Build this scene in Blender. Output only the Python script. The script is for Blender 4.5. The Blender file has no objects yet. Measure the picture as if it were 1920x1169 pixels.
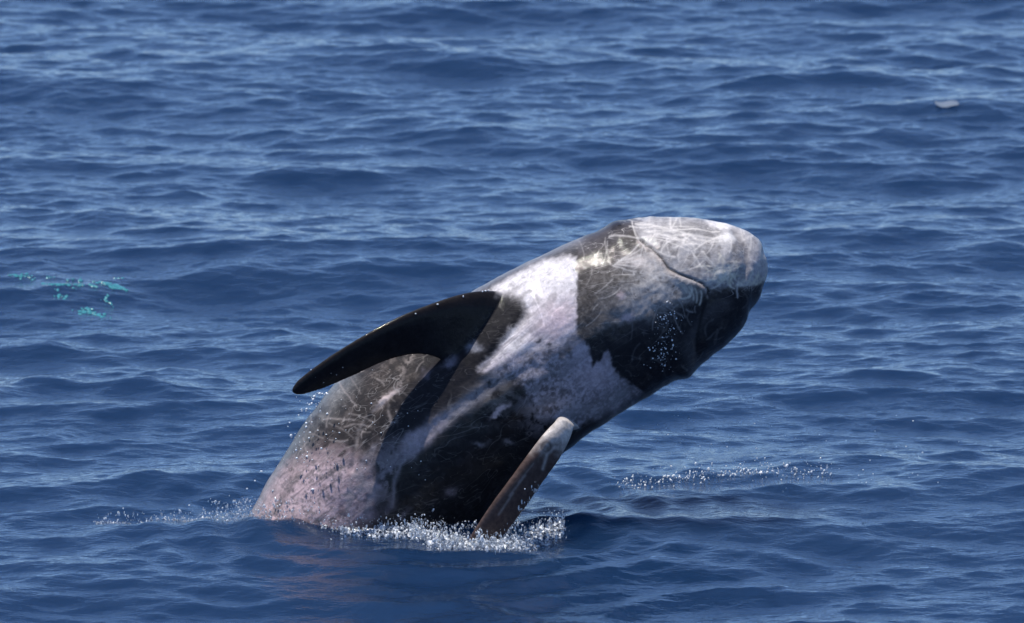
import bpy, math, random
import numpy as np
from mathutils import Vector

random.seed(7)
rng = np.random.default_rng(11)
scene = bpy.context.scene
C = scene.collection

# ------------------------------------------------------------------ camera
PITCH = math.radians(9.0)
DIST, PXM = 30.0, 500.0                      # metres to the dolphin, photo pixels per metre there
FX = DIST * PXM
cp, sp = math.cos(PITCH), math.sin(PITCH)
Rv = np.array([1.0, 0, 0]); Fv = np.array([0, cp, -sp]); Uv = np.array([0, sp, cp])
ZOFF = (990 - 584.5) / PXM * cp + 0.12 * sp * -1.0
T = np.array([0.0, 0.0, ZOFF])
CAM = T - DIST * Fv

cam_d = bpy.data.cameras.new('camera'); cam = bpy.data.objects.new('camera', cam_d); C.objects.link(cam)
cam.location = CAM; cam.rotation_euler = (math.pi / 2 - PITCH, 0, 0)
cam_d.sensor_width = 36.0
cam_d.lens = 36.0 * FX / 1920.0
cam_d.clip_start = 0.5; cam_d.clip_end = 20000
cam_d.dof.use_dof = True; cam_d.dof.focus_distance = DIST - 0.25; cam_d.dof.aperture_fstop = 7.0
scene.camera = cam

# ------------------------------------------------------------------ light
SUN_EL, SUN_AZ = math.radians(76), math.radians(286)   # azimuth: clockwise from +Y; 180 = behind the camera
world = bpy.data.worlds.new('World'); scene.world = world; world.use_nodes = True
wn = world.node_tree; wn.nodes.clear()
sky = wn.nodes.new('ShaderNodeTexSky'); sky.sky_type = 'NISHITA'; sky.sun_disc = False
sky.sun_elevation = SUN_EL; sky.sun_rotation = SUN_AZ
sky.air_density = 0.5; sky.dust_density = 0.3; sky.ozone_density = 5.5
bg = wn.nodes.new('ShaderNodeBackground'); bg.inputs['Strength'].default_value = 0.15
wo = wn.nodes.new('ShaderNodeOutputWorld')
wn.links.new(sky.outputs[0], bg.inputs[0]); wn.links.new(bg.outputs[0], wo.inputs[0])
sd = bpy.data.lights.new('sun', 'SUN'); sd.energy = 4.3; sd.angle = math.radians(0.5); sd.color = (1.0, 0.955, 0.89)
so = bpy.data.objects.new('sun', sd); C.objects.link(so)
ldir = Vector((math.sin(SUN_AZ) * math.cos(SUN_EL), math.cos(SUN_AZ) * math.cos(SUN_EL), math.sin(SUN_EL)))
so.rotation_euler = ldir.to_track_quat('Z', 'Y').to_euler(); so.location = (0, 0, 30)

scene.view_settings.view_transform = 'Standard'
scene.view_settings.look = 'None'
scene.view_settings.exposure = 0.30
scene.view_settings.gamma = 1.0
scene.view_settings.use_curve_mapping = False

# ------------------------------------------------------------------ helpers
def at(px, py, d=0.0):
    """point that the photograph's pixel shows at depth d (m) behind the dolphin's axis plane"""
    px = np.asarray(px, float); py = np.asarray(py, float); d = np.asarray(d, float)
    s = (DIST + d)[..., None]
    return CAM + s * (Fv + ((px - 960) / FX)[..., None] * Rv - ((py - 584.5) / FX)[..., None] * Uv)

def on_water(px, py, z=0.0):
    ray = Fv + (px - 960) / FX * Rv - (py - 584.5) / FX * Uv
    t = (z - CAM[2]) / ray[2]
    return CAM + t * ray

def catmull(pts, n):
    pts = np.asarray(pts, float)
    seg = np.linalg.norm(np.diff(pts[:, :2], axis=0), axis=1)
    t = np.concatenate([[0], np.cumsum(np.sqrt(seg + 1e-6))])
    tt = np.linspace(0, t[-1], n)
    out = np.empty((n, pts.shape[1]))
    m = np.gradient(pts, t, axis=0)
    i = np.clip(np.searchsorted(t, tt, side='right') - 1, 0, len(t) - 2)
    h = (t[i + 1] - t[i]); s = (tt - t[i]) / h
    h00 = 2*s**3 - 3*s**2 + 1; h10 = s**3 - 2*s**2 + s; h01 = -2*s**3 + 3*s**2; h11 = s**3 - s**2
    return (h00[:, None]*pts[i] + (h10*h)[:, None]*m[i] + h01[:, None]*pts[i+1] + (h11*h)[:, None]*m[i+1])

def mesh_np(name, v, f):
    me = bpy.data.meshes.new(name)
    v = np.ascontiguousarray(v, np.float32); f = np.ascontiguousarray(f, np.int32)
    me.vertices.add(len(v)); me.vertices.foreach_set('co', v.ravel())
    k = f.shape[1]
    me.loops.add(f.size); me.loops.foreach_set('vertex_index', f.ravel())
    me.polygons.add(len(f)); me.polygons.foreach_set('loop_start', np.arange(0, f.size, k, dtype=np.int32))
    me.update(calc_edges=True)
    me.polygons.foreach_set('use_smooth', np.ones(len(f), bool))
    return me

def link(name, me, mat=None, parent=None, label=None, cat=None, kind=None, group=None):
    o = bpy.data.objects.new(name, me); C.objects.link(o)
    if mat is not None:
        me.materials.clear(); me.materials.append(mat)
    if parent is not None: o.parent = parent
    if label: o['label'] = label
    if cat: o['category'] = cat
    if kind: o['kind'] = kind
    if group: o['group'] = group
    return o

def loft(rings):
    """rings: (n, m, 3) -> closed quad/tri surface with fan caps"""
    n, m, _ = rings.shape
    v = rings.reshape(-1, 3)
    v = np.vstack([v, rings[0].mean(0), rings[-1].mean(0)])
    F = []
    j = np.arange(m); jn = (j + 1) % m
    for i in range(n - 1):
        a = i*m + j; b = i*m + jn; c = (i+1)*m + jn; d = (i+1)*m + j
        F.append(np.stack([a, b, c], 1)); F.append(np.stack([a, c, d], 1))
    F.append(np.stack([np.full(m, n*m), jn, j], 1))
    F.append(np.stack([np.full(m, n*m+1), (n-1)*m + j, (n-1)*m + jn], 1))
    return v, np.vstack(F)

def vnoise2(x, y, seed):
    """smooth value noise"""
    r = np.random.default_rng(seed); tab = r.random((256, 256))
    xi = np.floor(x).astype(int); yi = np.floor(y).astype(int)
    fx = x - xi; fy = y - yi
    fx = fx*fx*(3-2*fx); fy = fy*fy*(3-2*fy)
    a = tab[xi & 255, yi & 255]; b = tab[(xi+1) & 255, yi & 255]
    c = tab[xi & 255, (yi+1) & 255]; d = tab[(xi+1) & 255, (yi+1) & 255]
    return (a*(1-fx) + b*fx)*(1-fy) + (c*(1-fx) + d*fx)*fy

def fbm(x, y, seed, octs=4, gain=0.55):
    s = 0; a = 1; t = 0
    for o in range(octs):
        s = s + a*vnoise2(x*2**o + 17.3*o, y*2**o - 9.1*o, seed+o); t += a; a *= gain
    return s/t

def sstep(a, b, x):
    t = np.clip((x-a)/(b-a), 0, 1); return t*t*(3-2*t)

# ------------------------------------------------------------------ sea (FFT wave field, one sheet to the horizon)
NT, LT = 2048, 24.0
kx = np.fft.fftfreq(NT, LT/NT)*2*np.pi
KX, KY = np.meshgrid(kx, kx, indexing='ij')
K = np.hypot(KX, KY); K[0, 0] = 1
th = np.arctan2(KY, KX)
TW = math.radians(78)
spread = 0.22 + 1.0*np.abs(np.cos(th - TW))**3 + 0.55*np.abs(np.cos(th - math.radians(118)))**5
kp = 2*np.pi/1.9
S = K**-3.7*np.exp(-(kp/K)**2.0)*spread*np.exp(-(K*0.0048)**2)
S *= 1 + 1.6*np.exp(-((np.log(K) - math.log(2*np.pi/0.36))/0.5)**2)
amp = np.sqrt(S); amp[0, 0] = 0
g = (rng.standard_normal((NT, NT)) + 1j*rng.standard_normal((NT, NT)))*amp
hx = np.fft.ifft2(g)
sl = np.sqrt((np.fft.ifft2(1j*KX*g).real**2 + np.fft.ifft2(1j*KY*g).real**2).mean())
SLOPE = 0.138
g *= SLOPE/sl
Hh = np.fft.ifft2(g).real.astype(np.float32)
Dx = np.fft.ifft2(1j*KX/K*g).real.astype(np.float32)
Dy = np.fft.ifft2(1j*KY/K*g).real.astype(np.float32)
CHOP = 1.15

def samp(A, x, y):
    u = (x/LT*NT) % NT; v = (y/LT*NT) % NT
    i = np.floor(u).astype(int); j = np.floor(v).astype(int); fu = (u-i).astype(np.float32); fv = (v-j).astype(np.float32)
    i %= NT; j %= NT; i2 = (i+1) % NT; j2 = (j+1) % NT
    return (A[i, j]*(1-fu) + A[i2, j]*fu)*(1-fv) + (A[i, j2]*(1-fu) + A[i2, j2]*fu)*fv

# hand-placed wavelets: pixel of the crest, half width (px), height (m), length across (m), skew
WAVELETS = [
    (300, 905, 230, 0.055, 0.42, 0.06), (545, 325, 75, 0.036, 0.36, 0.0), (640, 332, 90, 0.012, 0.3, -0.05),
    (175, 415, 70, 0.030, 0.26, 0.0), (90, 730, 70, 0.034, 0.24, 0.0), (270, 735, 80, 0.034, 0.24, 0.0),
    (430, 525, 110, 0.045, 0.36, 0.05), (880, 130, 110, 0.034, 0.45, 0.0), (730, 225, 90, 0.034, 0.42, 0.0),
    (860, 245, 110, 0.030, 0.42, 0.0), (1840, 212, 90, 0.040, 0.40, 0.05), (1740, 310, 140, 0.034, 0.36, 0.0),
    (1860, 130, 70, 0.04, 0.5, 0.0), (1440, 235, 90, 0.03, 0.4, 0.0), (1880, 480, 80, 0.034, 0.3, 0.0),
    (1150, 905, 160, 0.015, 0.30, -0.04), (1350, 990, 180, 0.03, 0.3, 0.0), (1100, 1000, 120, 0.03, 0.3, -0.05),
    (600, 800, 60, 0.02, 0.3, 0.0), (650, 1000, 420, 0.03, 0.22, 0.0), (150, 545, 120, 0.03, 0.3, 0.08),
    (1080, 8, 220, 0.05, 0.7, 0.0), (1620, 150, 150, 0.035, 0.5, 0.0), (80, 640, 150, 0.03, 0.35, 0.0),
]
def local_waves(x, y):
    h = 0
    for (px, py, hw, a, ly, sk) in WAVELETS:
        c = on_water(px, py)
        sc = (c[1] - CAM[1])/DIST
        w = hw/PXM*sc
        u = (x - c[0])/w
        v = (y - c[1] - sk*(x - c[0])/0.2*0.3)/ly
        h = h + a*np.exp(-u*u*0.9)*(np.exp(-v*v*2.2) - 0.35*np.exp(-(v+1.1)**2*1.5))
    return h

def sea_disp(x, y, fade=1.0):
    h = samp(Hh, x, y)*fade
    h = h + 0.028*np.sin(1.05*y + 0.35*x + 0.7) + 0.020*np.sin(1.75*y - 0.55*x + 2.1) + 0.012*np.sin(2.6*y + 1.3*x + 4.0)
    calm = np.exp(-(((x+0.35)/0.75)**2 + ((y+0.35)/0.8)**2)**1.5)
    h = h*(1 - 0.15*calm)
    rr = np.hypot(x + .35, (y + .15)*.8)
    h = h + .007*np.sin(rr*34 + 2*np.sin(3*np.arctan2(y + .15, x + .35)))*np.exp(-((rr - .75)/.42)**2)
    h = h + local_waves(x, y)
    return h - 0.005

def stretch(lo, hi, step, far, growth):
    c = np.arange(lo, hi + step*0.5, step)
    L = []; s = step; p = lo
    while p > -far: s = min(s*growth, 400); p -= s; L.append(p)
    R_ = []; s = step; p = c[-1]
    while p < far: s = min(s*growth, 400); p += s; R_.append(p)
    return np.concatenate([L[::-1], c, R_])
gx = stretch(-3.9, 3.9, 0.014, 9000, 1.12)
gy = stretch(-3.2, 20.5, 0.0195, 9000, 1.10)
X, Y = np.meshgrid(gx, gy, indexing='ij')
far = np.maximum(np.maximum(np.abs(X)-3.9, 0), np.maximum(np.maximum(-3.2-Y, Y-20.5), 0))
fade = 1/(1 + (far/4)**2)
Z = sea_disp(X, Y, fade)*np.where(far > 60, 0.4, 1)
XX = X + CHOP*samp(Dx, X, Y)*fade; YY = Y + CHOP*samp(Dy, X, Y)*fade
nx, ny = X.shape
idx = np.arange(nx*ny).reshape(nx, ny)
fq = np.stack([idx[:-1, :-1], idx[1:, :-1], idx[1:, 1:], idx[:-1, 1:]], -1).reshape(-1, 4)
sea_me = mesh_np('sea', np.stack([XX, YY, Z], -1).reshape(-1, 3), fq)

def new_mat(name):
    m = bpy.data.materials.new(name); m.use_nodes = True; m.node_tree.nodes.clear()
    return m, m.node_tree.nodes, m.node_tree.links
def N(ns, t, **kw):
    n = ns.new(t)
    for k, v in kw.items():
        if k in n.inputs: n.inputs[k].default_value = v
        else: setattr(n, k, v)
    return n

def sea_material():
    m, ns, ln = new_mat('sea_water')
    out = N(ns, 'ShaderNodeOutputMaterial')
    geo = N(ns, 'ShaderNodeNewGeometry')
    mp = N(ns, 'ShaderNodeMapping'); mp.inputs['Scale'].default_value = (1.0, 1.5, 1.0); mp.inputs['Rotation'].default_value = (0, 0, 0.15)
    ln.new(geo.outputs['Position'], mp.inputs['Vector'])
    n1 = N(ns, 'ShaderNodeTexNoise', Scale=14.0, Detail=4.0, Roughness=0.6); ln.new(mp.outputs[0], n1.inputs['Vector'])
    n2 = N(ns, 'ShaderNodeTexNoise', Scale=2.2, Detail=2.0); ln.new(geo.outputs['Position'], n2.inputs['Vector'])
    b = N(ns, 'ShaderNodeBump', Strength=1.0, Distance=0.006); ln.new(n1.outputs['Fac'], b.inputs['Height'])
    p = N(ns, 'ShaderNodeBsdfPrincipled', Roughness=0.045, IOR=1.333)
    cr = N(ns, 'ShaderNodeMix', data_type='RGBA')
    cr.inputs[6].default_value = (0.0055, 0.0200, 0.058, 1); cr.inputs[7].default_value = (0.0085, 0.0265, 0.070, 1)
    ln.new(n2.outputs['Fac'], cr.inputs[0]); ln.new(cr.outputs[2], p.inputs['Base Color'])
    ln.new(b.outputs[0], p.inputs['Normal'])
    p.subsurface_method = 'BURLEY'; p.inputs['Subsurface Weight'].default_value = 1.0
    p.inputs['Subsurface Radius'].default_value = (.5, .8, 1.0); p.inputs['Subsurface Scale'].default_value = 0.6
    ln.new(p.outputs[0], out.inputs['Surface'])
    return m
sea = link('sea', sea_me, sea_material(), kind='structure', label='deep blue rippled open sea filling the whole frame')

# ------------------------------------------------------------------ dolphin body
def body_rings(st, m=72, n=150, xf=None):
    s = catmull(st, n)                         # px, py, r(px), depth(m), flat
    c = s[:, :2]; tan = np.gradient(c, axis=0)
    tan /= np.linalg.norm(tan, axis=1)[:, None] + 1e-9
    rings = []
    for i in range(n):
        r = max(s[i, 2], 0.5)
        tx, ty = tan[i]
        nxp, nyp = ty, -tx                     # image plane normal (y down)
        a = np.linspace(0, 2*np.pi, m, endpoint=False)
        ca, sa = np.cos(a), np.sin(a)
        dep = s[i, 3] + np.where(sa < 0, s[i, 4], 1.05)*r/PXM*sa
        rings.append(np.stack([c[i, 0] + nxp*r*ca, c[i, 1] + nyp*r*ca, dep], 1))
    return np.array(rings)

BODY = [  # px, py, r, depth, belly depth factor
    (392, 1780, 10, .34, 1.0), (400, 1740, 26, .32, 1.2), (418, 1650, 42, .27, 1.35), (450, 1520, 76, .19, 1.2), (492, 1370, 118, .12, 1.05),
    (536, 1240, 150, .06, 1.0), (588, 1112, 174, .03, 0.97), (656, 1000, 181, .01, 0.96), (728, 895, 187, 0, 0.96),
    (800, 815, 189, 0, 0.96), (880, 757, 182, 0, 0.96), (963, 703, 174, 0, 0.95), (1035, 657, 169, 0, 0.94),
    (1100, 620, 165, 0, 0.95), (1165, 588, 160, 0, 0.97), (1225, 561, 156, 0, 0.98), (1290, 539, 139, -.01, 1.0),
    (1340, 526, 119, -.02, 1.0), (1378, 519, 99, -.025, 1.0), (1406, 517, 77, -.03, 1.0), (1424, 519, 53, -.03, 1.0), (1434, 520, 28, -.03, 1.0), (1438, 521, 6, -.03, 1.0)]
rb = body_rings(BODY)
def to_world(a): return at(a[..., 0], a[..., 1], a[..., 2])
parts = [loft(to_world(rb))]

def fin(stations, m=20, n=28):
    s = catmull([(a[0], a[1], a[2], b[0], b[1], b[2], t) for a, b, t in stations], n)
    A = to_world(s[:, :3]); B = to_world(s[:, 3:6])
    sp_ = np.gradient((A+B)/2, axis=0)
    rings = []
    for i in range(n):
        ch = B[i]-A[i]; nn = np.cross(ch, sp_[i]); nn /= np.linalg.norm(nn) + 1e-9
        a = np.linspace(0, 2*np.pi, m, endpoint=False)
        u = 0.5 - 0.5*np.cos(a)
        prof = np.sin(a)*(1.15 - 0.75*u)       # thick leading edge, thin trailing edge
        rings.append(A[i] + u[:, None]*ch + (prof*s[i, 6]/2)[:, None]*nn)
    return loft(np.array(rings))

parts.append(fin([((985, 558, -.04), (915, 705, -.20), .085), ((935, 546, -.18), (866, 698, -.28), .078), ((880, 548, -.27), (818, 672, -.32), .064),
                  ((818, 566, -.335), (778, 666, -.335), .054), ((752, 592, -.385), (726, 677, -.355), .046), ((686, 627, -.42), (670, 702, -.38), .040),
                  ((625, 664, -.445), (620, 724, -.41), .034), ((578, 698, -.46), (580, 738, -.435), .030), ((556, 716, -.463), (560, 742, -.45), .026), ((547, 731, -.465), (550, 739, -.46), .016)]))
parts.append(fin([((1035, 800, -.06), (1100, 815, -.02), .06), ((1042, 790, -.30), (1082, 798, -.25), .056), ((1025, 808, -.40), (1070, 822, -.335), .054),
                  ((992, 850, -.445), (1049, 862, -.375), .058), ((958, 896, -.47), (1020, 903, -.40), .048), ((922, 944, -.49), (987, 950, -.42), .040),
                  ((885, 1000, -.50), (945, 1005, -.44), .034), ((850, 1060, -.50), (890, 1070, -.46), .02)]))
# flukes (under water) spread sideways from the tail stock
for sgn in (-1, 1):
    ax = np.array([-.10, 1.0])
    pts = []
    for k, (o, l, tr, t) in enumerate([(0, -60, 50, .07), (70, -40, 70, .055), (140, -5, 82, .04), (200, 40, 92, .025), (235, 80, 100, .012)]):
        pts.append(((395 + sgn*o, 1740+l, .32), (395 + sgn*o, 1740+tr, .34), t))
    parts.append(fin(pts))
# dorsal fin, on the far side of the back
parts.append(fin([((760, 860, .25), (650, 1010, .25), .06), ((735, 895, .40), (650, 1015, .40), .05), ((705, 935, .52), (648, 1020, .53), .035), ((670, 985, .62), (646, 1025, .62), .018)]))

V = []; F = []; off = 0
for v, f in parts:
    V.append(v); F.append(f + off); off += len(v)
tmp = mesh_np('tmp', np.vstack(V), np.vstack(F))
to = bpy.data.objects.new('tmp', tmp); C.objects.link(to)
rm = to.modifiers.new('r', 'REMESH'); rm.mode = 'VOXEL'; rm.voxel_size = 0.0039; rm.use_smooth_shade = True
sm = to.modifiers.new('s', 'SMOOTH'); sm.factor = 0.5; sm.iterations = 12
dg = bpy.context.evaluated_depsgraph_get()
ev = bpy.data.meshes.new_from_object(to.evaluated_get(dg))
bpy.data.objects.remove(to)
nv = len(ev.vertices)
co = np.empty(nv*3, np.float32); ev.vertices.foreach_get('co', co); co = co.reshape(-1, 3).astype(float)
no = np.empty(nv*3, np.float32); ev.vertices.foreach_get('normal', no); no = no.reshape(-1, 3).astype(float)

def design(co):
    """back to the drawing's own coordinates: across, down, depth"""
    q = co - CAM; dep = q@Fv
    return 960 + (q@Rv)/dep*FX, 584.5 - (q@Uv)/dep*FX, dep - DIST
PX, PY, PD = design(co)
front = sstep(0.12, -0.02, PD)                 # belly half of the animal

# ------------------------------------------------------------------ skin pattern, drawn on a sheet of 1 px = 2 mm
X0, Y0, W_, H_ = 340, 380, 1130, 720
gxp, gyp = np.meshgrid(np.arange(W_) + X0, np.arange(H_) + Y0)
gxp = gxp.astype(float); gyp = gyp.astype(float)
wx = (fbm(gxp/38, gyp/38, 1) - .5)*34; wy = (fbm(gxp/38, gyp/38, 2) - .5)*34
w2x = (fbm(gxp/9, gyp/9, 3) - .5)*13; w2y = (fbm(gxp/9, gyp/9, 4) - .5)*13

def sdf(poly, warp=1.0, fine=1.0):
    x = gxp + wx*warp + w2x*fine; y = gyp + wy*warp + w2y*fine
    d = np.full(x.shape, 1e9); inside = np.zeros(x.shape, bool)
    n = len(poly)
    for i in range(n):
        ax_, ay_ = poly[i]; bx_, by_ = poly[(i+1) % n]
        ex, ey = bx_-ax_, by_-ay_
        t = np.clip(((x-ax_)*ex + (y-ay_)*ey)/(ex*ex+ey*ey), 0, 1)
        d = np.minimum(d, np.hypot(x-ax_-t*ex, y-ay_-t*ey))
        cond = ((ay_ > y) != (by_ > y))
        with np.errstate(divide='ignore', invalid='ignore'):
            xi = ax_ + (y-ay_)*ex/(ey if ey else 1e-9)
        inside ^= cond & (x < xi)
    return np.where(inside, -d, d)
def area(poly, soft=6, warp=1.0, fine=1.0): return sstep(soft, -soft, sdf(poly, warp, fine))
def blob(cx, cy, rx, ry, ang=0, warp=1.0, p=1.0):
    x = gxp + wx*warp*.6 + w2x - cx; y = gyp + wy*warp*.6 + w2y - cy
    a = math.radians(ang); u = (x*math.cos(a) - y*math.sin(a))/rx; v = (x*math.sin(a) + y*math.cos(a))/ry
    return np.exp(-((u*u+v*v)**p))
def line(pts, w, wob=1.0):
    """soft stroke along a polyline"""
    pa = np.array(pts); mg = 3*w + 6
    i0, j0 = np.maximum((pa.min(0) - (X0, Y0) - mg).astype(int), 0); i1, j1 = (pa.max(0) - (X0, Y0) + mg).astype(int)
    out = np.zeros(gxp.shape)
    if i1 <= i0 or j1 <= j0: return out
    sl_ = (slice(j0, j1), slice(i0, i1))
    x = gxp[sl_] + wx[sl_]*.25*wob; y = gyp[sl_] + wy[sl_]*.25*wob
    d = np.full(x.shape, 1e9)
    for (ax_, ay_), (bx_, by_) in zip(pts[:-1], pts[1:]):
        ex, ey = bx_-ax_, by_-ay_
        t = np.clip(((x-ax_)*ex + (y-ay_)*ey)/(ex*ex+ey*ey+1e-9), 0, 1)
        d = np.minimum(d, np.hypot(x-ax_-t*ex, y-ay_-t*ey))
    out[sl_] = np.exp(-(d/w)**2)
    return out

def mixc(a, col, m):
    return a*(1-m[..., None]) + np.array(col)*m[..., None]

def arc(x, y, ang, l, bend, n=5):
    pts = [(x, y)]
    for i in range(n):
        x += l/n*math.cos(ang); y -= l/n*math.sin(ang); ang += bend/n; pts.append((x, y))
    return pts
# along-body streak noise (axis about 38 degrees)
ua = (gxp*.79 - gyp*.61); va = (gxp*.61 + gyp*.79)
streak = fbm(ua/70, va/9, 21)
mott = fbm(gxp/16, gyp/16, 31, 5, .65)
finem = fbm(gxp/4.5, gyp/4.5, 41, 3, .7)
big = fbm(gxp/70, gyp/70, 51, 3)

pig = np.ones((H_, W_, 3))*np.array([.030, .027, .028])
pig *= (0.55 + 0.9*mott)[..., None]
# left flank: grey brown with pale mottling
fl = area([(640, 690), (820, 640), (780, 740), (700, 830), (660, 900), (640, 1000), (420, 1010), (480, 900), (560, 790)], 22)
pig = mixc(pig, (.042, .034, .032), fl*(.25 + .6*sstep(.35, .6, mott)))
pig = mixc(pig, (.17, .145, .135), fl*.45*sstep(.50, .66, mott)*sstep(.40, .62, finem*.5 + streak*.5))
# rim of the flank, lighter grey
rim = line([(455, 990), (500, 915), (550, 842), (600, 772), (650, 712)], 26, .6)
pig = mixc(pig, (.26, .27, .28), rim*.45*sstep(.25, .6, .6*big + .4*mott))
# pink belly at the water line
pk = np.maximum(area([(470, 990), (520, 900), (575, 850), (640, 850), (700, 900), (690, 960), (640, 1010), (470, 1015)], 26), 0)
pig = mixc(pig, (.56, .42, .44), pk*sstep(.30, .50, .55*mott + .45*streak)*.95)
pig = mixc(pig, (.62, .46, .48), blob(560, 940, 60, 42, 20)*.85)
pig = mixc(pig, (.50, .36, .39), blob(650, 930, 40, 50, 30)*.6)
pig = mixc(pig, (.15, .13, .135), pk*.75*sstep(.50, .60, .5*finem + .5*mott))
pig = mixc(pig, (.10, .09, .095), pk*.6*sstep(.56, .66, streak))
pig = mixc(pig, (.14, .12, .12), line([(515, 960), (535, 925), (560, 890)], 8)*.7)
pig = mixc(pig, (.40, .33, .35), blob(700, 900, 60, 40, 40)*.55*sstep(.4, .6, mott))
# dark belly
dk = area([(1000, 705), (1030, 790), (1060, 860), (980, 1010), (760, 1010), (735, 905), (800, 850), (850, 800), (900, 740), (960, 700)], 14)
pig = mixc(pig, (.0165, .0155, .0175), dk*.95)
pig = mixc(pig, (.035, .033, .037), dk*.6*sstep(.5, .7, mott))
fin_shade = area([(800, 650), (960, 560), (985, 600), (920, 690), (840, 760), (760, 830), (720, 820), (770, 730)], 12)  # dark skin below the fin, with the fin's cast shadow painted in
pig = mixc(pig, (.015, .014, .017), fin_shade*.93)
# midline streak
ms = line([(1010, 672), (930, 715), (880, 752), (830, 790), (775, 832)], 13, 2.0)
pig = mixc(pig, (.30, .285, .32), np.clip(ms*1.2, 0, 1)*sstep(.25, .5, .5*streak+.5*mott)*.85)
pig = mixc(pig, (.40, .34, .38), blob(775, 832, 42, 20, 35, 1.6, 1.6)*.95)
pig = mixc(pig, (.36, .31, .34), blob(812, 802, 34, 13, 40, 1.6, 1.5)*.85)
pig = mixc(pig, (.24, .22, .24), line([(760, 845), (710, 880), (670, 915)], 22, 2)*.6*sstep(.35, .6, mott))
for a_, b_, c_, w__ in [((745, 862), (705, 900), (690, 955), 5), ((765, 862), (740, 900), (735, 950), 4), ((700, 840), (660, 900), (655, 960), 5), ((820, 800), (790, 838), (750, 870), 4)]:
    pig = mixc(pig, (.28, .25, .27), line([a_, b_, c_], w__, 2)*.55)
# chest: white anchor patch
chest_hi = area([(1080, 483), (1083, 560), (1084, 628), (1040, 655), (985, 665), (930, 690), (900, 690), (935, 640), (965, 612), (980, 585), (950, 565), (895, 552), (940, 530), (1000, 495), (1040, 484)], 7, .35, .9)
pig = mixc(pig, (.70, .66, .68), chest_hi*(.62 + .38*sstep(.36, .52, .5*streak + .5*mott)))
pig = mixc(pig, (.26, .24, .27), chest_hi*.75*sstep(.52, .62, streak)*sstep(560, 640, gyp))
pig = mixc(pig, (.74, .56, .60), chest_hi*blob(1045, 605, 50, 36, 30)*.75)
pig = mixc(pig, (.009, .0085, .011), area([(840, 600), (880, 556), (930, 550), (975, 565), (985, 590), (955, 620), (920, 665), (880, 700), (820, 690)], 12, .5, 1.2)*.93)  # shadow at the fin root, put into the colour over the chest
chest_lo = area([(1084, 628), (1110, 640), (1140, 645), (1150, 690), (1172, 715), (1200, 735), (1150, 770), (1085, 800), (1045, 790), (1010, 780), (985, 735), (960, 705), (900, 700), (925, 670), (1000, 650)], 9, .55, 1.3)
pig = mixc(pig, (.44, .40, .45), chest_lo*(.25 + .75*sstep(.38, .58, .6*mott + .4*finem)))  # lower chest: mottled white, its shade painted in as dull lilac
pig = mixc(pig, (.11, .11, .125), chest_lo*.8*sstep(.50, .62, .5*mott + .5*streak))
pig = mixc(pig, (.52, .45, .51), blob(1120, 700, 42, 36, 30)*.8*chest_lo)
pig = mixc(pig, (.50, .44, .50), blob(1090, 655, 30, 16, 30)*.8*chest_lo)
pig = mixc(pig, (.30, .28, .31), line([(1040, 690), (1000, 760), (1015, 790)], 30, 2)*.5*sstep(.35, .55, mott))
pig = mixc(pig, (.35, .33, .36), line([(1070, 770), (1120, 770), (1170, 740)], 18, 1)*.55)
for (x, y, r) in [(1065, 660, 9), (1052, 668, 7), (1030, 650, 5), (1125, 655, 6), (1102, 640, 6), (1010, 640, 5)]:
    pig = mixc(pig, (.07, .07, .08), blob(x, y, r, r, 0, .4, 2)*.9)
# folds under the fin, scars
pig = mixc(pig, (.22, .20, .19), blob(925, 748, 42, 34, 30)*.55*sstep(.3, .6, mott))
pig = mixc(pig, (.62, .50, .50), blob(935, 771, 24, 6, 28, 1.4, 2)*.95)
pig = mixc(pig, (.62, .50, .50), blob(926, 777, 10, 5, 0, 1.0, 2)*.9)
pig = mixc(pig, (.22, .21, .23), blob(902, 830, 10, 4, 10)*.9)
pig = mixc(pig, (.22, .21, .23), blob(950, 828, 8, 4, -10)*.9)
pig = mixc(pig, (.18, .15, .17), blob(845, 922, 13, 7, 40)*.9)
pig = mixc(pig, (.14, .12, .14), blob(758, 965, 12, 5, 40)*.8)
pig = mixc(pig, (.14, .12, .14), blob(730, 955, 12, 8, 40)*.6)
pig = mixc(pig, (.26, .26, .30), blob(891, 650, 10, 9)*.9)
pig = mixc(pig, (.20, .18, .22), blob(845, 681, 14, 7, 20)*.9)
pig = mixc(pig, (.20, .18, .22), blob(800, 700, 10, 6, 20)*.5)
pig = mixc(pig, (.66, .54, .52), blob(728, 748, 20, 6, 38, 1.2, 1.4)*.95)
pig = mixc(pig, (.70, .58, .55), blob(718, 754, 6, 5, 0, .5, 2)*.95)
pig = mixc(pig, (.33, .28, .26), line([(718, 756), (690, 778), (672, 805), (664, 840)], 3)*.55*sstep(.35, .55, mott))
pig = mixc(pig, (.33, .28, .26), line([(735, 745), (728, 770), (734, 800)], 3)*.5*sstep(.35, .55, mott))
pig = mixc(pig, (.28, .24, .23), line([(770, 668), (750, 700), (745, 730)], 8)*.6*sstep(.4, .6, finem))
for k in range(46):
    x = random.uniform(560, 790); y = random.uniform(660, 900)
    pig = mixc(pig, (.33, .29, .28), line(arc(x, y, random.uniform(0, 6.28), random.uniform(10, 60), random.uniform(-.8, .8)), random.uniform(1.0, 1.8), 1)*random.uniform(.25, .6)*fl)
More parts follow.
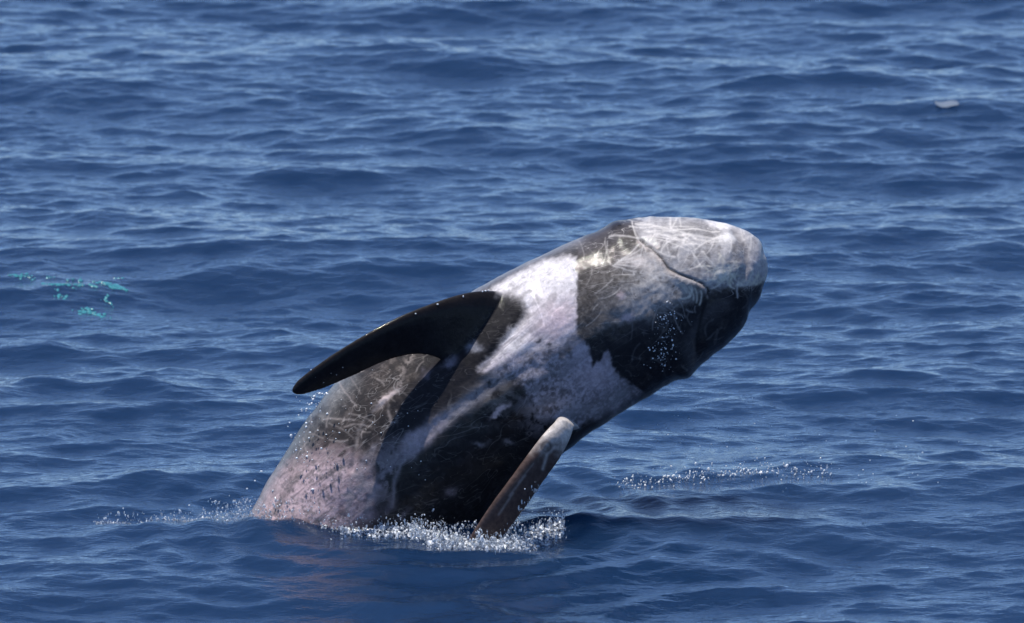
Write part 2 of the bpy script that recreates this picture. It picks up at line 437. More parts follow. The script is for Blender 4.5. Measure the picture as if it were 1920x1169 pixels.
# throat and head
head = area([(1082, 440), (1082, 632), (1105, 645), (1112, 690), (1140, 655), (1150, 690), (1172, 715), (1205, 735), (1330, 760), (1470, 560), (1460, 400), (1150, 395)], 4, .12, .9)
hc = np.ones_like(pig)*np.array([.070, .062, .059])*(0.55 + .9*mott)[..., None]
hc = mixc(hc, (.17, .155, .15), sstep(.50, .62, finem)*.5)
cheek = area([(1060, 640), (1120, 628), (1190, 602), (1250, 585), (1310, 562), (1345, 552), (1436, 528), (1470, 560), (1330, 770), (1150, 770)], 9, .5, 1)
hc = mixc(hc, (.52, .50, .50), blob(1235, 540, 75, 40, 20, 1.5)*.85*sstep(.2, .55, mott))
hc = mixc(hc, (.62, .56, .54), blob(1205, 486, 36, 12, 10)*.85)  # this and the next: white glints off wet skin, painted into the colour
hc = mixc(hc, (.66, .60, .57), blob(1235, 502, 28, 14, -20)*.8)
hc = mixc(hc, (.40, .38, .39), blob(1195, 575, 55, 22, 28)*.6)
hc = mixc(hc, (.55, .45, .47), blob(1162, 556, 10, 7, 20, .6, 2)*.8)
hc = mixc(hc, (.58, .46, .48), blob(1173, 596, 13, 9, 20, .6, 2)*.9)
melon = area([(1185, 425), (1205, 455), (1245, 490), (1270, 515), (1335, 542), (1436, 530), (1480, 500), (1440, 380), (1200, 380)], 6, .25, .7)
hc = mixc(hc, (.40, .385, .40), melon*(.45 + .55*sstep(.3, .6, mott)))
hc = mixc(hc, (.20, .185, .19), melon*blob(1295, 505, 42, 24, 10)*.55)
hc = mixc(hc, (.20, .19, .19), melon*blob(1290, 430, 50, 14, -8)*.7)
hc = mixc(hc, (.22, .21, .21), melon*blob(1225, 470, 34, 22, -35)*.5)
hc = mixc(hc, (.80, .77, .76), blob(1362, 450, 20, 10, 10, .6, 1.5)*.95)  # white highlight on the melon, painted into the colour
hc = mixc(hc, (.78, .74, .74), blob(1352, 424, 26, 8, -12, .6, 1.5)*.9)
hc = mixc(hc, (.74, .70, .68), blob(1352, 512, 14, 10, 30, .8, 1.3)*.75)
hc = mixc(hc, (.46, .43, .46), blob(1412, 490, 22, 26, 0)*.7)
hc = mixc(hc, (.020, .019, .023), np.clip(cheek, 0, 1)*(.97 - .25*sstep(.5, .75, mott)))  # dark cheek skin, with the shade below jaw and melon painted in
hc = mixc(hc, (.075, .072, .085), cheek*blob(1230, 590, 50, 18, 22)*.6)
hc = mixc(hc, (.10, .095, .10), cheek*line([(1300, 690), (1285, 650), (1320, 600), (1360, 570)], 13, 2)*.5)
dkm = area([(1082, 438), (1140, 410), (1185, 405), (1205, 418), (1180, 440), (1110, 470), (1082, 480)], 6, .4, 1)
hc = mixc(hc, (.060, .054, .060), dkm*.85)
hc = mixc(hc, (.022, .02, .024), blob(1160, 427, 14, 8, 20, .5, 1.5)*.95)
# scratches: tooth rakes in sweeping sets, curls and tangles round the mouth
def scratch(pts, w, a, col=(.70, .66, .64)):
    global hc
    hc = mixc(hc, col, line(pts, w, .5)*a)
for k in range(7):
    scratch(arc(1198 + random.uniform(-6, 30), 423 + k*4.5 + random.uniform(-3, 3), math.radians(8 - random.uniform(0, 14)), random.uniform(70, 160), random.uniform(-.5, -.15)), random.uniform(1.1, 2), random.uniform(.35, .75))
for k in range(60):
    x = random.uniform(1200, 1425); y = random.uniform(418, 525)
    scratch(arc(x, y, random.uniform(0, 6.28), random.uniform(20, 62), random.uniform(-1.3, 1.3)), random.uniform(1.0, 1.9), random.uniform(.25, .7))
for k in range(26):
    a = random.uniform(-2.6, .9)
    scratch(arc(1352 + random.gauss(0, 12), 515 + random.gauss(0, 7), a + 3.14*(k % 2), random.uniform(14, 42), random.uniform(-2.5, 2.5)), random.uniform(1.2, 2.1), random.uniform(.4, .85), (.74, .69, .60))
for k in range(22):
    scratch(arc(1345 + k*4.2, 530 + random.uniform(-5, 7), random.uniform(.4, 2.4), random.uniform(10, 30), random.uniform(-2, 2)), 1.5, random.uniform(.4, .8), (.66, .62, .50))
for k in range(70):
    x = random.uniform(1090, 1330); y = random.uniform(445, 610)
    scratch(arc(x, y, random.uniform(0, 6.28), random.uniform(12, 50), random.uniform(-1, 1)), random.uniform(.8, 1.3), random.uniform(.14, .36))
for k in range(6):
    scratch(arc(1150 + k*3, 497 - k*2, math.radians(-22 + k*11), 45, .25), 1.4, .55)
for k in range(5):
    scratch(arc(1270 + k*11, 530 + k*4, math.radians(-28 - k*12), 26, -.8), 1.7, .7, (.7, .66, .58))
for k in range(3):
    scratch(arc(1275 + k*8, 560 - k, math.radians(-10 + k*25), 24, 1.6), 1.6, .6, (.7, .66, .58))
for k in range(36):
    x = random.uniform(1130, 1400); y = random.uniform(570, 700)
    scratch(arc(x, y, random.uniform(0, 6.28), random.uniform(10, 40), random.uniform(-2, 2)), random.uniform(1, 1.8), random.uniform(.06, .2), (.4, .38, .38))
MOUTH = [(1200, 450), (1222, 466), (1240, 484), (1254, 503), (1274, 515), (1298, 524), (1318, 532), (1331, 544), (1330, 553)]
MOUTH2 = [(1331, 546), (1322, 570), (1316, 600), (1309, 630), (1306, 662)]
up = [(x - 3, y + 5) for x, y in MOUTH]
hc = mixc(hc, (.62, .52, .48), line(up, 2.4, 0)*.6*sstep(.3,.55,finem))
hc = mixc(hc, (.02, .015, .015), line(MOUTH, 1.9, 0)*.9)
hc = mixc(hc, (.17, .16, .17), line([(1378, 440), (1398, 468), (1402, 500), (1388, 522)], 8, 1)*.6)  # hollow of the melon, its shade darkened in the colour
hc = mixc(hc, (.012, .012, .014), line(MOUTH2, 3.5, .5)*.7)
hc = mixc(hc, (.10, .085, .08), line([(1300, 640), (1302, 665), (1298, 680)], 4, .5)*.8)
pig = mixc(pig, (1, 1, 1), head*0)
pig = pig*(1-head[..., None]) + hc*head[..., None]
# upper edge of the shoulder: sky sheen on wet skin, painted in as grey
pig = mixc(pig, (.20, .20, .225), line([(860, 560), (950, 508), (1020, 474), (1080, 450)], 15, .5)*.75)
pig = np.clip(pig, .008, .85)
# generic long scratches everywhere
for k in range(90):
    x = random.uniform(470, 1180); y = random.uniform(470, 990)
    pts = arc(x, y, random.uniform(0, 6.28), random.uniform(14, 60), random.uniform(-1.4, 1.4))
    pig = pig*(1 + .45*line(pts, random.uniform(1, 2), .8)*random.uniform(.3, 1))[..., None]

def sheet(A, x, y):
    u = np.clip(x - X0, 0, W_-1.001); v = np.clip(y - Y0, 0, H_-1.001)
    i = u.astype(int); j = v.astype(int); fu = (u-i)[:, None]; fv = (v-j)[:, None]
    i2 = np.minimum(i+1, W_-1); j2 = np.minimum(j+1, H_-1)
    return (A[j, i]*(1-fu) + A[j, i2]*fu)*(1-fv) + (A[j2, i]*(1-fu) + A[j2, i2]*fu)*fv
col = sheet(pig, PX, PY)
# back of the animal: scarred grey
backc = np.array([.16, .155, .16])*(0.5 + .9*fbm(PX/30, PY/30 + PD*20, 61))[:, None]
col = col*front[:, None] + backc*(1-front[:, None])

# fins get their own colour: find their vertices by distance in front of the barrel
cen = catmull(BODY, 400)
best = np.full(nv, 1e9); bi = np.zeros(nv, int)
for i in range(0, 400, 2):
    d2 = ((PX-cen[i, 0])**2 + (PY-cen[i, 1])**2)
    m = d2 < best; best[m] = d2[m]; bi[m] = i
lat = np.sqrt(best)/PXM; rad = cen[bi, 2]/PXM
dd = (PD - cen[bi, 3])/cen[bi, 4]
outl = np.hypot(lat, np.where(PD < 0, dd, PD/1.05))/rad     # >1 : stands off the barrel
# left fin: image region above/left ; right fin: region right/below
isL = (outl > 1.035) & (PX < 985) & (PY < 745) & (PD < .05)
isR = (outl > 1.03) & (PX > 840) & (PY > 780) & (PD < .05)
lw = sstep(1.02, 1.10, outl)*isL
nz = fbm(PX/14, PY/14, 71)
lc = np.array([.011, .009, .010])*(.6 + .9*nz)[:, None]
col = col*(1-lw[:, None]) + lc*lw[:, None]
rw = sstep(1.01, 1.07, outl)*isR
tt = sstep(800, 872, PY + (nz-.5)*50 + (PX-1040)*-.25)
rc = np.array([.50, .46, .44])*(1-tt)[:, None] + np.array([.075, .050, .045])*tt[:, None]
rc = rc*(.65 + .7*fbm(PX/6, PY/6, 81))[:, None]
def vline(pts, w):
    d = np.full(nv, 1e9)
    for (ax_, ay_), (bx_, by_) in zip(pts[:-1], pts[1:]):
        ex, ey = bx_-ax_, by_-ay_
        t = np.clip(((PX-ax_)*ex + (PY-ay_)*ey)/(ex*ex+ey*ey), 0, 1)
        d = np.minimum(d, np.hypot(PX-ax_-t*ex, PY-ay_-t*ey))
    return np.exp(-(d/w)**2)
for pts, w, a in [([(1040, 838), (1026, 852), (1018, 880)], 3, .7), ([(985, 892), (955, 930)], 2, .35), ([(962, 925), (935, 965)], 2.2, .35), ([(1000, 870), (972, 905)], 1.6, .25)]:
    mm = (vline(pts, w)*a)[:, None]; rc = rc*(1-mm) + np.array([.42, .38, .36])*mm
ring = np.exp(-((np.hypot(PX-1024, PY-838) - 9)/2.2)**2)[:, None]*.6
rc = rc*(1-ring) + np.array([.06, .05, .05])*ring
col = col*(1-rw[:, None]) + rc*rw[:, None]

# relief: mouth groove, lips, folds, scars
def relief(px, py):
    h = 0
    return h
disp = np.zeros(nv)
belly = (PD < 0.02)*1.0
lm = vline(MOUTH, 5.0); lm2 = vline(MOUTH2, 9)
disp -= .010*vline([(1378, 440), (1396, 468), (1400, 500), (1385, 524)], 9)*belly
disp -= .007*vline([(1205, 432), (1260, 440), (1330, 446)], 9)*belly*.6
disp += (fbm(PX/34, PY/34, 131, 3) - .5)*.010*belly*sstep(1090, 1180, PX)
disp -= .006*vline(MOUTH, 2.6)*belly + .007*lm2*belly
disp += .004*vline([(x-5, y+9) for x, y in MOUTH], 8)*belly
# melon bulge beyond the mouth, hollow in front of the chin, bump of the far eye
disp += .012*np.exp(-(((PX-1372)/45)**2 + ((PY-478)/40)**2))*belly
disp -= .010*np.exp(-(((PX-1345)/16)**2 + ((PY-560)/30)**2))*belly
disp += .010*np.exp(-(((PX-1235)/50)**2 + ((PY-640)/45)**2))*belly
disp += .011*np.exp(-(((PX-1160)/22)**2 + ((PY-425)/14)**2))
disp += .016*np.exp(-(((PX-1287)/20)**2 + ((PY-700)/14)**2))
disp -= .006*vline([(905, 690), (930, 660), (975, 610), (990, 580)], 9)*belly
disp += .005*vline([(905, 700), (945, 680), (990, 640)], 10)*belly
disp -= .005*vline([(1000, 690), (880, 752), (770, 838), (700, 900)], 12)*belly
disp += .006*np.exp(-(((PX-935)/40)**2 + ((PY-760)/34)**2))*belly
disp += .006*np.exp(-(((PX-725)/20)**2 + ((PY-750)/12)**2))*belly
disp -= .005*vline([(735, 745), (700, 775), (672, 815), (660, 880)], 6)*belly
disp += (fbm(PX/60, PY/60, 91, 3) - .5)*.010 + (fbm(PX/22, PY/22, 95, 3) - .5)*.0035
co2 = co + no*disp[:, None]*(1 - np.maximum(lw, rw)*.7)[:, None]
ev.vertices.foreach_set('co', co2.astype(np.float32).ravel())
at_ = ev.color_attributes.new('pigment', 'FLOAT_COLOR', 'POINT')
scar = np.clip(.18 + .75*sstep(1150, 1250, PX)*sstep(560, 500, PY) + .35*sstep(1085, 1120, PX)*sstep(620, 560, PY), 0, 1)
scar = np.maximum(scar, .38*np.exp(-(((PX-700)/120)**2 + ((PY-780)/120)**2)))
scar = np.where(PX > 1085, np.where(PY > 560, np.minimum(scar, .10), scar), scar)
scar = scar*(1 - np.clip(lw + rw, 0, 1)*.9)
scar = scar*np.clip(col.mean(1)/.03, .25, 1)
at_.data.foreach_set('color', np.hstack([col, scar[:, None]]).astype(np.float32).ravel())
ev.update()
ev.polygons.foreach_set('use_smooth', np.ones(len(ev.polygons), bool))

def skin_material():
    m, ns, ln = new_mat('wet_skin')
    out = N(ns, 'ShaderNodeOutputMaterial')
    tc = N(ns, 'ShaderNodeTexCoord')
    ac = N(ns, 'ShaderNodeAttribute', attribute_name='pigment')
    n1 = N(ns, 'ShaderNodeTexNoise', Scale=60.0, Detail=6.0, Roughness=0.7); ln.new(tc.outputs['Object'], n1.inputs['Vector'])
    n2 = N(ns, 'ShaderNodeTexNoise', Scale=220.0, Detail=3.0, Roughness=0.6); ln.new(tc.outputs['Object'], n2.inputs['Vector'])
    mr = N(ns, 'ShaderNodeMapRange'); mr.inputs['From Min'].default_value = .3; mr.inputs['From Max'].default_value = .7
    mr.inputs['To Min'].default_value = .72; mr.inputs['To Max'].default_value = 1.25
    ln.new(n1.outputs['Fac'], mr.inputs['Value'])
    mul = N(ns, 'ShaderNodeVectorMath', operation='SCALE'); ln.new(ac.outputs['Color'], mul.inputs[0]); ln.new(mr.outputs[0], mul.inputs['Scale'])
    p = N(ns, 'ShaderNodeBsdfPrincipled', Roughness=0.58, IOR=1.36)
    p.inputs['Specular IOR Level'].default_value = 0.12
    p.inputs['Coat Weight'].default_value = 0.42; p.inputs['Coat Roughness'].default_value = 0.05; p.inputs['Coat IOR'].default_value = 1.33
    prev = mul.outputs[0]
    for sc_, dist, wd, off in ((9.0, 1.3, .007, 0.0), (17.0, .9, .011, 7.0), (34.0, .5, .018, 13.0)):
        mp = N(ns, 'ShaderNodeMapping', vector_type='TEXTURE'); mp.inputs['Location'].default_value = (off, off*.7, -off); mp.inputs['Scale'].default_value = (3.2, 1, 1); mp.inputs['Rotation'].default_value = (0, math.radians(-37 + off*3), 0)
        ln.new(tc.outputs['Object'], mp.inputs['Vector'])
        nz_ = N(ns, 'ShaderNodeTexNoise', Scale=sc_, Detail=1.0, Distortion=dist); ln.new(mp.outputs[0], nz_.inputs['Vector'])
        sb = N(ns, 'ShaderNodeMath', operation='SUBTRACT'); sb.inputs[1].default_value = .5; ln.new(nz_.outputs['Fac'], sb.inputs[0])
        ab = N(ns, 'ShaderNodeMath', operation='ABSOLUTE'); ln.new(sb.outputs[0], ab.inputs[0])
        m2 = N(ns, 'ShaderNodeMapRange', interpolation_type='SMOOTHSTEP'); m2.inputs['From Min'].default_value = wd; m2.inputs['From Max'].default_value = wd*.2
        m2.inputs['To Min'].default_value = 0; m2.inputs['To Max'].default_value = .8
        ln.new(ab.outputs[0], m2.inputs['Value'])
        gate = N(ns, 'ShaderNodeTexNoise', Scale=sc_*.7, Detail=1.0); ln.new(mp.outputs[0], gate.inputs['Vector'])
        g2 = N(ns, 'ShaderNodeMapRange'); g2.inputs['From Min'].default_value = .46; g2.inputs['From Max'].default_value = .58; ln.new(gate.outputs['Fac'], g2.inputs['Value'])
        a1 = N(ns, 'ShaderNodeMath', operation='MULTIPLY'); ln.new(m2.outputs[0], a1.inputs[0]); ln.new(g2.outputs[0], a1.inputs[1])
        a2 = N(ns, 'ShaderNodeMath', operation='MULTIPLY'); ln.new(a1.outputs[0], a2.inputs[0]); ln.new(ac.outputs['Alpha'], a2.inputs[1])
        mx = N(ns, 'ShaderNodeMix', data_type='RGBA'); mx.inputs[7].default_value = (.52, .49, .48, 1)
        ln.new(a2.outputs[0], mx.inputs[0]); ln.new(prev, mx.inputs[6]); prev = mx.outputs[2]
    ln.new(prev, p.inputs['Base Color'])
    b1 = N(ns, 'ShaderNodeBump', Strength=0.5, Distance=0.004); ln.new(n1.outputs['Fac'], b1.inputs['Height'])
    b2 = N(ns, 'ShaderNodeBump', Strength=0.5, Distance=0.0012); ln.new(n2.outputs['Fac'], b2.inputs['Height']); ln.new(b1.outputs[0], b2.inputs['Normal'])
    ln.new(b2.outputs[0], p.inputs['Normal']); b3 = N(ns, 'ShaderNodeBump', Strength=0.5, Distance=0.0022); ln.new(n1.outputs['Fac'], b3.inputs['Height']); ln.new(b3.outputs[0], p.inputs['Coat Normal'])
    ln.new(p.outputs[0], out.inputs['Surface'])
    return m
skin = skin_material()
dolphin = link('dolphin', ev, skin, label='scarred grey dolphin leaping out of the sea, belly shown and flippers swept back', cat='dolphin')

# ------------------------------------------------------------------ turquoise flecks laid on a wave at the left, standing in for a pale animal under it
def surf_z(x, y): return sea_disp(np.atleast_1d(float(x)), np.atleast_1d(float(y)))[0]
def glimmer():
    V_, F_, o_ = [], [], 0
    spots = []
    def row(x0, y0, x1, y1, n, w, j):
        for k in range(n):
            t = random.random(); spots.append((x0 + (x1-x0)*t + random.gauss(0, 3), y0 + (y1-y0)*t + random.gauss(0, j), w*random.uniform(.5, 1.4)))
    row(76, 533, 108, 540, 12, 6, 1.5); row(110, 541, 126, 544, 7, 6, 1); row(136, 542, 142, 543, 3, 4, 1); row(150, 541, 160, 541, 4, 3, 1)
    row(176, 540, 186, 541, 5, 4, 1.2); row(190, 534, 215, 538, 12, 6, 1.5); row(215, 538, 243, 539, 13, 6, 1.5); row(225, 523, 233, 525, 4, 4, 1)
    row(152, 570, 172, 566, 9, 5, 1.5); row(172, 568, 196, 576, 11, 5, 1.5); row(110, 552, 138, 556, 8, 3.5, 1.5); row(202, 553, 224, 557, 7, 3, 1.5)
    row(130, 527, 180, 530, 7, 3, 1.5); row(0, 515, 60, 518, 14, 4, 2); row(60, 522, 95, 522, 6, 2.5, 1)
    m = 10; a = np.linspace(0, 2*np.pi, m, endpoint=False)
    spots += [(x_ + random.gauss(0, 6), y_ + random.gauss(0, 1.8), w_*random.uniform(.25, .7)) for (x_, y_, w_) in spots for _ in range(1)]
    for (px, py, w) in spots:
        c = on_water(px, py); sc = (c[1]-CAM[1])/DIST
        r = 1.15*w/PXM*sc*(.8 + .4*rng.random(m)); r2 = r*1.5
        pts = []
        for q in (1.0, .55):
            pts += [(c[0] + q*r[i]*math.cos(a[i]), c[1] + q*r2[i]*math.sin(a[i])) for i in range(m)]
        pts.append((c[0], c[1])); pts = np.array(pts)
        z = sea_disp(pts[:, 0], pts[:, 1]); z[:m] -= .004; z[m:2*m] += .003; z[-1] += .0045
        x = pts[:, 0] + CHOP*samp(Dx, pts[:, 0], pts[:, 1]); y = pts[:, 1] + CHOP*samp(Dy, pts[:, 0], pts[:, 1])
        V_.append(np.stack([x, y, z], 1))
        for i in range(m):
            j = (i+1) % m
            F_ += [(o_+i, o_+j, o_+m+j), (o_+i, o_+m+j, o_+m+i), (o_+m+i, o_+m+j, o_+2*m)]
        o_ += 2*m+1
    m_, ns, ln = new_mat('turquoise_flecks')
    out = N(ns, 'ShaderNodeOutputMaterial'); tc = N(ns, 'ShaderNodeTexCoord'); n1 = N(ns, 'ShaderNodeTexNoise', Scale=30.0, Detail=4.0); ln.new(tc.outputs['Object'], n1.inputs['Vector'])
    mx = N(ns, 'ShaderNodeMix', data_type='RGBA'); mx.inputs[6].default_value = (.012, .08, .13, 1); mx.inputs[7].default_value = (.07, .33, .36, 1)
    ln.new(n1.outputs['Fac'], mx.inputs[0])
    p = N(ns, 'ShaderNodeBsdfPrincipled', Roughness=0.15, IOR=1.333); ln.new(mx.outputs[2], p.inputs['Base Color']); ln.new(p.outputs[0], out.inputs['Surface'])
    link('turquoise_flecks', mesh_np('turquoise_flecks', np.vstack(V_), np.array(F_)), m_, label='broken turquoise flecks on a wave at the left edge, standing in for a pale animal just under it', cat='foam', kind='stuff')
glimmer()

# ------------------------------------------------------------------ droplets and splashes
def water_mat(nm='splash_water', lo=.44, hi=.60, tmin=.15):
    m, ns, ln = new_mat(nm)
    out = N(ns, 'ShaderNodeOutputMaterial')
    tc = N(ns, 'ShaderNodeTexCoord')
    n1 = N(ns, 'ShaderNodeTexNoise', Scale=70.0, Detail=3.0, Roughness=0.6); ln.new(tc.outputs['Object'], n1.inputs['Vector'])
    mr = N(ns, 'ShaderNodeMapRange'); mr.inputs['From Min'].default_value = lo; mr.inputs['From Max'].default_value = hi
    mr.inputs['To Min'].default_value = 1.0; mr.inputs['To Max'].default_value = tmin
    ln.new(n1.outputs['Fac'], mr.inputs['Value'])
    p = N(ns, 'ShaderNodeBsdfPrincipled', Roughness=0.08, IOR=1.333); p.inputs['Base Color'].default_value = (.86, .90, .95, 1)
    ln.new(mr.outputs[0], p.inputs['Transmission Weight'])
    ln.new(p.outputs[0], out.inputs['Surface'])
    return m
wm = water_mat()
fm = water_mat('foam_water', .30, .46, .05)
def ico(sub):
    import bmesh
    bm = bmesh.new(); bmesh.ops.create_icosphere(bm, subdivisions=sub, radius=1)
    v = np.array([x.co[:] for x in bm.verts]); f = np.array([[q.index for q in x.verts] for x in bm.faces]); bm.free()
    return v, f
IV, IF = ico(2)
def drops(P, Rr, elong=None):
    """one mesh of many drops; elong: (n,3) stretch vectors"""
    n = len(P)
    v = IV[None]*Rr[:, None, None]
    v = v*(1 + .25*rng.standard_normal((n, 1, 3)))
    if elong is not None:
        v = v + (IV[None]@elong[..., None])*elong[:, None, :]*0 + IV[None, :, 2:3]*elong[:, None, :]
    v = v + P[:, None]
    f = (IF[None] + (np.arange(n)*len(IV))[:, None, None]).reshape(-1, 3)
    return v.reshape(-1, 3), f
def put_drops(name, P, Rr, label, el=None, cat='water spray'):
    v, f = drops(np.array(P), np.array(Rr), el)
    return link(name, mesh_np(name, v, f), wm, label=label, cat=cat, kind='stuff')

def surf_z(x, y): return sea_disp(np.atleast_1d(float(x)), np.atleast_1d(float(y)))[0]

# ragged lip of thrown-up water round the body (one lumpy sheet of merged blobs)
def splash_sheet(name, path, n, spread, hgt, rmin, rmax, label, vox=.0035, tall=1.0, droop=0):
    path = np.array(path, float); P = []; Rr = []; E = []
    seg = np.concatenate([[0], np.cumsum(np.hypot(*np.diff(path[:, :2], axis=0).T))])
    for i in range(n):
        t = random.random()*seg[-1]
        px = np.interp(t, seg, path[:, 0]); py = np.interp(t, seg, path[:, 1]); d = np.interp(t, seg, path[:, 2]); k = np.interp(t, seg, path[:, 3])
        clump = vnoise2(np.array([px/17.0]), np.array([d*9 + 3]), 5)[0]
        up_ = abs(random.gauss(0, 1))*hgt*k*(.25 + 1.5*clump**2)
        q = at(px + random.gauss(0, 3), py, d + random.gauss(0, spread))
        q[2] = surf_z(q[0], q[1]) + up_ - .006
        r = random.uniform(rmin, rmax)*(1 - .45*min(up_/(hgt*2.5), 1))
        P.append(q); Rr.append(r)
        a = random.gauss(0, .5); l = r*random.uniform(.2, 2.2)*tall
        E.append((l*math.sin(a), random.gauss(0, .3)*l, l*math.cos(a)))
    v, f = drops(np.array(P), np.array(Rr), np.array(E))
    to = bpy.data.objects.new('tmp', mesh_np('tmp', v, f)); C.objects.link(to)
    rm = to.modifiers.new('r', 'REMESH'); rm.mode = 'VOXEL'; rm.voxel_size = vox; rm.use_smooth_shade = True
    s_ = to.modifiers.new('s', 'SMOOTH'); s_.factor = .5; s_.iterations = 2
    dg = bpy.context.evaluated_depsgraph_get(); me = bpy.data.meshes.new_from_object(to.evaluated_get(dg)); bpy.data.objects.remove(to)
    me.polygons.foreach_set('use_smooth', np.ones(len(me.polygons), bool))
    return link(name, me, wm, label=label, cat='splash', kind='stuff')

def spray(path, n, up_lo, up_hi, rmin, rmax, spread=.04, jit=6, pw=2.0):
    path = np.array(path, float); P = []; Rr = []; E = []
    seg = np.concatenate([[0], np.cumsum(np.hypot(*np.diff(path[:, :2], axis=0).T))])
    for i in range(n):
        t = random.random()*seg[-1]
        px = np.interp(t, seg, path[:, 0]); py = np.interp(t, seg, path[:, 1]); d = np.interp(t, seg, path[:, 2])
        q = at(px + random.gauss(0, jit), py, d + random.gauss(0, spread))
        z = surf_z(q[0], q[1])
        q[2] = z + up_lo + (up_hi-up_lo)*random.random()**pw
        r = rmin + (rmax-rmin)*random.random()**3
        P.append(q); Rr.append(r); l = r*random.uniform(0, 1.6); a = random.gauss(0, .5)
        E.append((l*math.sin(a), 0, l*math.cos(a)))
    return P, Rr, np.array(E)

front_path = [(600, 994, -.25, .3), (700, 996, -.36, .5), (790, 997, -.42, .9), (860, 1002, -.50, 1.2), (900, 1012, -.58, 1.1), (960, 1008, -.54, 1.9), (1000, 998, -.40, .9), (1055, 995, -.30, .35)]
front_path = [tuple(q) for q in front_path]
splash_sheet('splash_crown', front_path, 5200, .035, .027, .0016, .0072, 'ragged crown of clear water thrown up where the dolphin leaves the sea', .0029)
splash_sheet('splash_apron', [(800, 1008, -.52, .5), (860, 1018, -.56, 1.0), (920, 1020, -.58, 1.0), (985, 1012, -.54, .7)], 800, .045, .020, .0018, .0055, 'broken apron of tumbling drops spreading forward from the splash crown', .003, 2.0)
P, Rr, E = spray([(400, 990, -.1), (520, 992, -.2), (700, 996, -.36), (870, 1002, -.46), (980, 1000, -.42), (1060, 996, -.3)], 3600, 0, .075, .0006, .0038, .05)
put_drops('fine_spray', P, Rr, 'cloud of fine white droplets over the splash at the waterline of the dolphin', E)
# streamers in front of the crown, falling back
P, Rr, E = [], [], []
for px in (825, 830, 862, 885, 905, 925, 975, 985):
    for k in range(30):
        q = at(px + random.gauss(0, 5) + k*.3, 1008 + k*1.7*random.uniform(.7, 1.25), -.62)
        P.append(q); Rr.append(random.uniform(.0018, .0045)); E.append((0, 0, random.uniform(0, .006)))
put_drops('falling_drops', P, Rr, 'short strings of drops hanging in front of the splash crown', np.array(E))
# left line of splashes
splash_sheet('low_splash_line', [(180, 978, .02, .7), (300, 986, 0, .8), (380, 992, -.02, .35), (455, 992, -.08, .5), (600, 994, -.22, .45)], 420, .02, .010, .002, .0048, 'thin line of small splashes left of the dolphin on a low wave crest', .0026)
P, Rr, E = spray([(175, 978, .02), (300, 984, 0), (460, 990, -.08)], 230, 0, .045, .0012, .0038, .02, 6, 2.5)
put_drops('droplet_line', P, Rr, 'sprinkle of droplets above the low splash line at the left', E)
# right patch of splashes
splash_sheet('far_splash_patch', [(1165, 935, .58, .4), (1240, 928, .67, 1.0), (1300, 922, .74, .9), (1380, 918, .79, .8), (1450, 915, .83, .5)], 110, .02, .014, .002, .0045, 'small patch of bright splashes on the water right of the flipper', .003)
P, Rr, E = spray([(1160, 935, .58), (1300, 922, .74), (1450, 915, .83), (1560, 918, .79)], 300, 0, .04, .0012, .0046, .06, 8, 2.5)
put_drops('droplet_patch', P, Rr, 'scattered bright droplets over the splash patch at the right', E)
# drops shed from the long flipper tip and along the back
P, Rr = [], []
for k in range(60):
    t = random.random()
    px = 592 - 25*t + random.gauss(0, 12); py = 738 + 130*t**1.3 + random.gauss(0, 8)
    P.append(at(px, py, -.30 + random.gauss(0, .05))); Rr.append(.0014 + .0042*random.random()**2.5)
for (px, py, r) in [(546, 818, 6), (575, 768, 4), (612, 738, 4), (490, 884, 3.6), (478, 902, 3.2), (463, 917, 3.2), (585, 792, 3), (560, 779, 3), (408, 966, 3.4), (408, 976, 3.4), (355, 948, 3), (231, 954, 3), (430, 930, 2.6), (395, 936, 2.4), (540, 800, 3), (470, 950, 2.6)]:
    P.append(at(px, py, -.25)); Rr.append(r/1000.)
put_drops('shed_drops', P, Rr, 'loose drops falling from the tip of the long left flipper')
# drops off the short flipper
P, Rr, E = [], [], []
for k in range(340):
    t = random.random()
    px = 1005 - 62*t + random.gauss(0, 5); py = 905 + 85*t + random.gauss(0, 8)*(.5+t)
    P.append(at(px, py, -.41 + random.gauss(0, .02))); Rr.append(.0014 + .0035*random.random()**2); E.append((0, 0, random.uniform(0, .008)))
put_drops('flipper_runoff', P, Rr, 'water streaming off the rear edge of the short right flipper', np.array(E))
# thrown specks over the water on the right
P, Rr = [], []
for k in range(130):
    px = random.gauss(1380, 190); py = random.gauss(860, 55)
    if px < 1130: continue
    P.append(at(px, min(py, 905), random.gauss(0, .25))); Rr.append(.0009 + .0018*random.random()**2.5)
for (px, py, r) in [(1331, 888, 4.2), (1324, 889, 3), (1255, 850, 2.4), (1505, 831, 2.6), (1216, 810, 2), (1524, 900, 2.6), (1637, 889, 2), (1468, 922, 2.6), (1474, 916, 2.4)]:
    P.append(at(px, py, .1)); Rr.append(r/1000.)
print('drops ok')
put_drops('flying_specks', P, Rr, 'tiny specks of spray flying over the sea to the right of the dolphin')

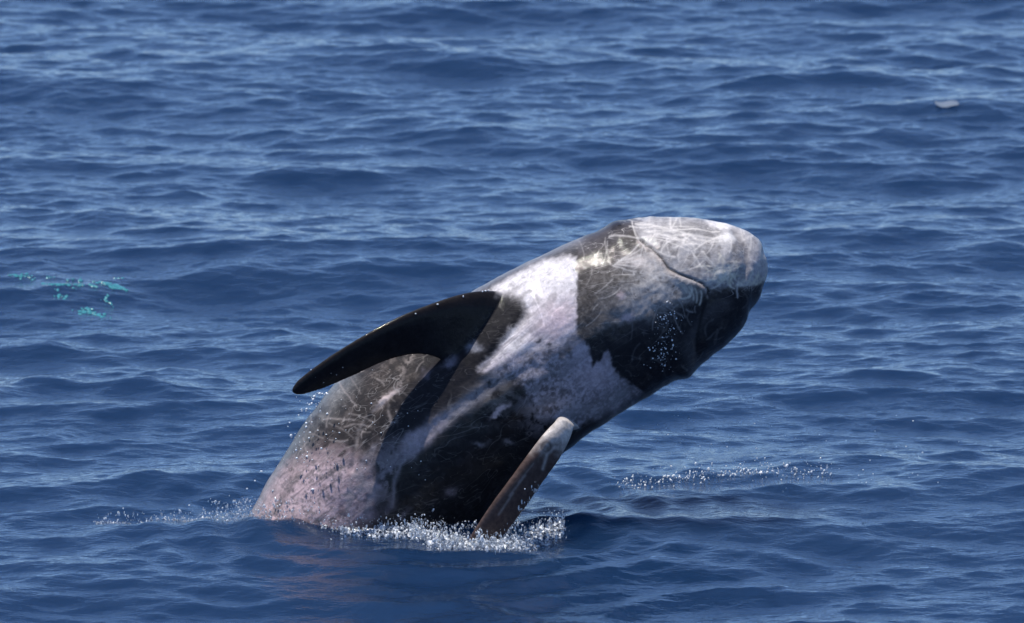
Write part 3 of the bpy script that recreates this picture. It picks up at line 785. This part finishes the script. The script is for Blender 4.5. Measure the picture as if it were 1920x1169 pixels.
# water beads and rivulets on the skin (parts of the dolphin would move with it; beads sit on it)
import bisect
order = np.nonzero((PD < .02) & (no@(-Fv) > .1))[0]
ox, oy = PX[order], PY[order]
def skin_at(px, py):
    k = np.argmin((ox-px)**2 + (oy-py)**2); i = order[k]
    return co2[i], no[i]
P, Rr = [], []
def bead(px, py, r):
    c, n = skin_at(px, py); P.append(c + n*r*.35); Rr.append(r)
for k in range(130): bead(random.gauss(1240, 13) + random.uniform(-6, 12), random.triangular(580, 700, 655), .0008 + .0030*random.random()**2.5)  # pale beads added on the cheek, here and next, in place of sun glints
for k in range(40): bead(random.gauss(1255, 16), random.gauss(600, 18), .0012 + .0018*random.random()**2)
for k in range(45): bead(random.triangular(485, 690, 560), random.triangular(780, 985, 950), .0008 + .0014*random.random()**3)
for k in range(60): bead(random.uniform(570, 800), random.uniform(680, 900), .0010 + .0018*random.random()**2)
for (px, py, r) in [(576, 857, 5), (577, 848, 3.4), (517, 935, 4.5), (513, 922, 4), (587, 918, 4), (820, 572, 3.6), (868, 557, 4.2), (872, 556, 3.4), (910, 547, 3.6), (916, 546, 3.2), (905, 548, 3), (780, 588, 2.8), (1077, 507, 3.2), (614, 777, 3.6), (612, 815, 3.4)]:
    bead(px, py, r/1000.)
v, f = drops(np.array(P), np.array(Rr))
ec, en = skin_at(1163, 427)
ev_, ef_ = ico(3)
eye = link('eye', mesh_np('eye', ev_*np.array([.010, .007, .006]) - en*.004, ef_), None, parent=dolphin)
eye.location = ec
em, ens, eln = new_mat('eye_dark'); eo = N(ens, 'ShaderNodeOutputMaterial'); ep = N(ens, 'ShaderNodeBsdfPrincipled', Roughness=.08); ep.inputs['Base Color'].default_value = (.01, .008, .008, 1); eln.new(ep.outputs[0], eo.inputs['Surface']); eye.data.materials.append(em)
link('water_beads', mesh_np('water_beads', v, f), fm, label='beads of water on the belly of the dolphin, pale ones added on the cheek as glints', cat='water beads', kind='stuff')

# ------------------------------------------------------------------ small pale scrap afloat at the right
for n_ in ('far_splash_patch', 'droplet_patch', 'flying_specks', 'shed_drops'):
    me_ = bpy.data.objects[n_].data; me_.materials.clear(); me_.materials.append(fm)
c0 = on_water(1775, 205)
for _ in range(6): c0 = on_water(1775, 203, surf_z(c0[0], c0[1]) + .01)
v = []; fcs = []
nu, nvv = 14, 5
for s_ in (1, -1):
    for i in range(nu):
        for j in range(nvv):
            u = i/(nu-1)*2-1; w = j/(nvv-1)*2-1
            x = u*.062*(1 - .12*w*w); y = w*.05*(1-.2*u*u)
            z = s_*.003*(1-u**4)*(1-w**4) + .006*math.sin(u*2.1)+.012*u*u*(u < 0)
            v.append((x, y, z))
def gid(s, i, j): return s*nu*nvv + i*nvv + j
for i in range(nu-1):
    for j in range(nvv-1):
        fcs.append((gid(0, i, j), gid(0, i+1, j), gid(0, i+1, j+1), gid(0, i, j+1)))
        fcs.append((gid(1, i, j), gid(1, i, j+1), gid(1, i+1, j+1), gid(1, i+1, j)))
m, ns, ln = new_mat('pale_scrap')
out = N(ns, 'ShaderNodeOutputMaterial'); p = N(ns, 'ShaderNodeBsdfPrincipled', Roughness=.4); n1 = N(ns, 'ShaderNodeTexNoise', Scale=40.0)
mx = N(ns, 'ShaderNodeMix', data_type='RGBA'); mx.inputs[6].default_value = (.10, .135, .185, 1); mx.inputs[7].default_value = (.17, .20, .25, 1)
ln.new(n1.outputs['Fac'], mx.inputs[0]); ln.new(mx.outputs[2], p.inputs['Base Color']); ln.new(p.outputs[0], out.inputs['Surface'])
sc = link('floating_scrap', mesh_np('scrap', np.array(v)*np.array([1, 1, 1]), np.array(fcs)), m, label='small pale grey scrap floating on the sea near the right edge', cat='debris')
sc.location = (c0[0], c0[1], surf_z(c0[0], c0[1]) + .004)
sc.rotation_euler = (math.radians(9), 0, math.radians(4))
print('verts', nv, 'sea', len(sea_me.vertices))
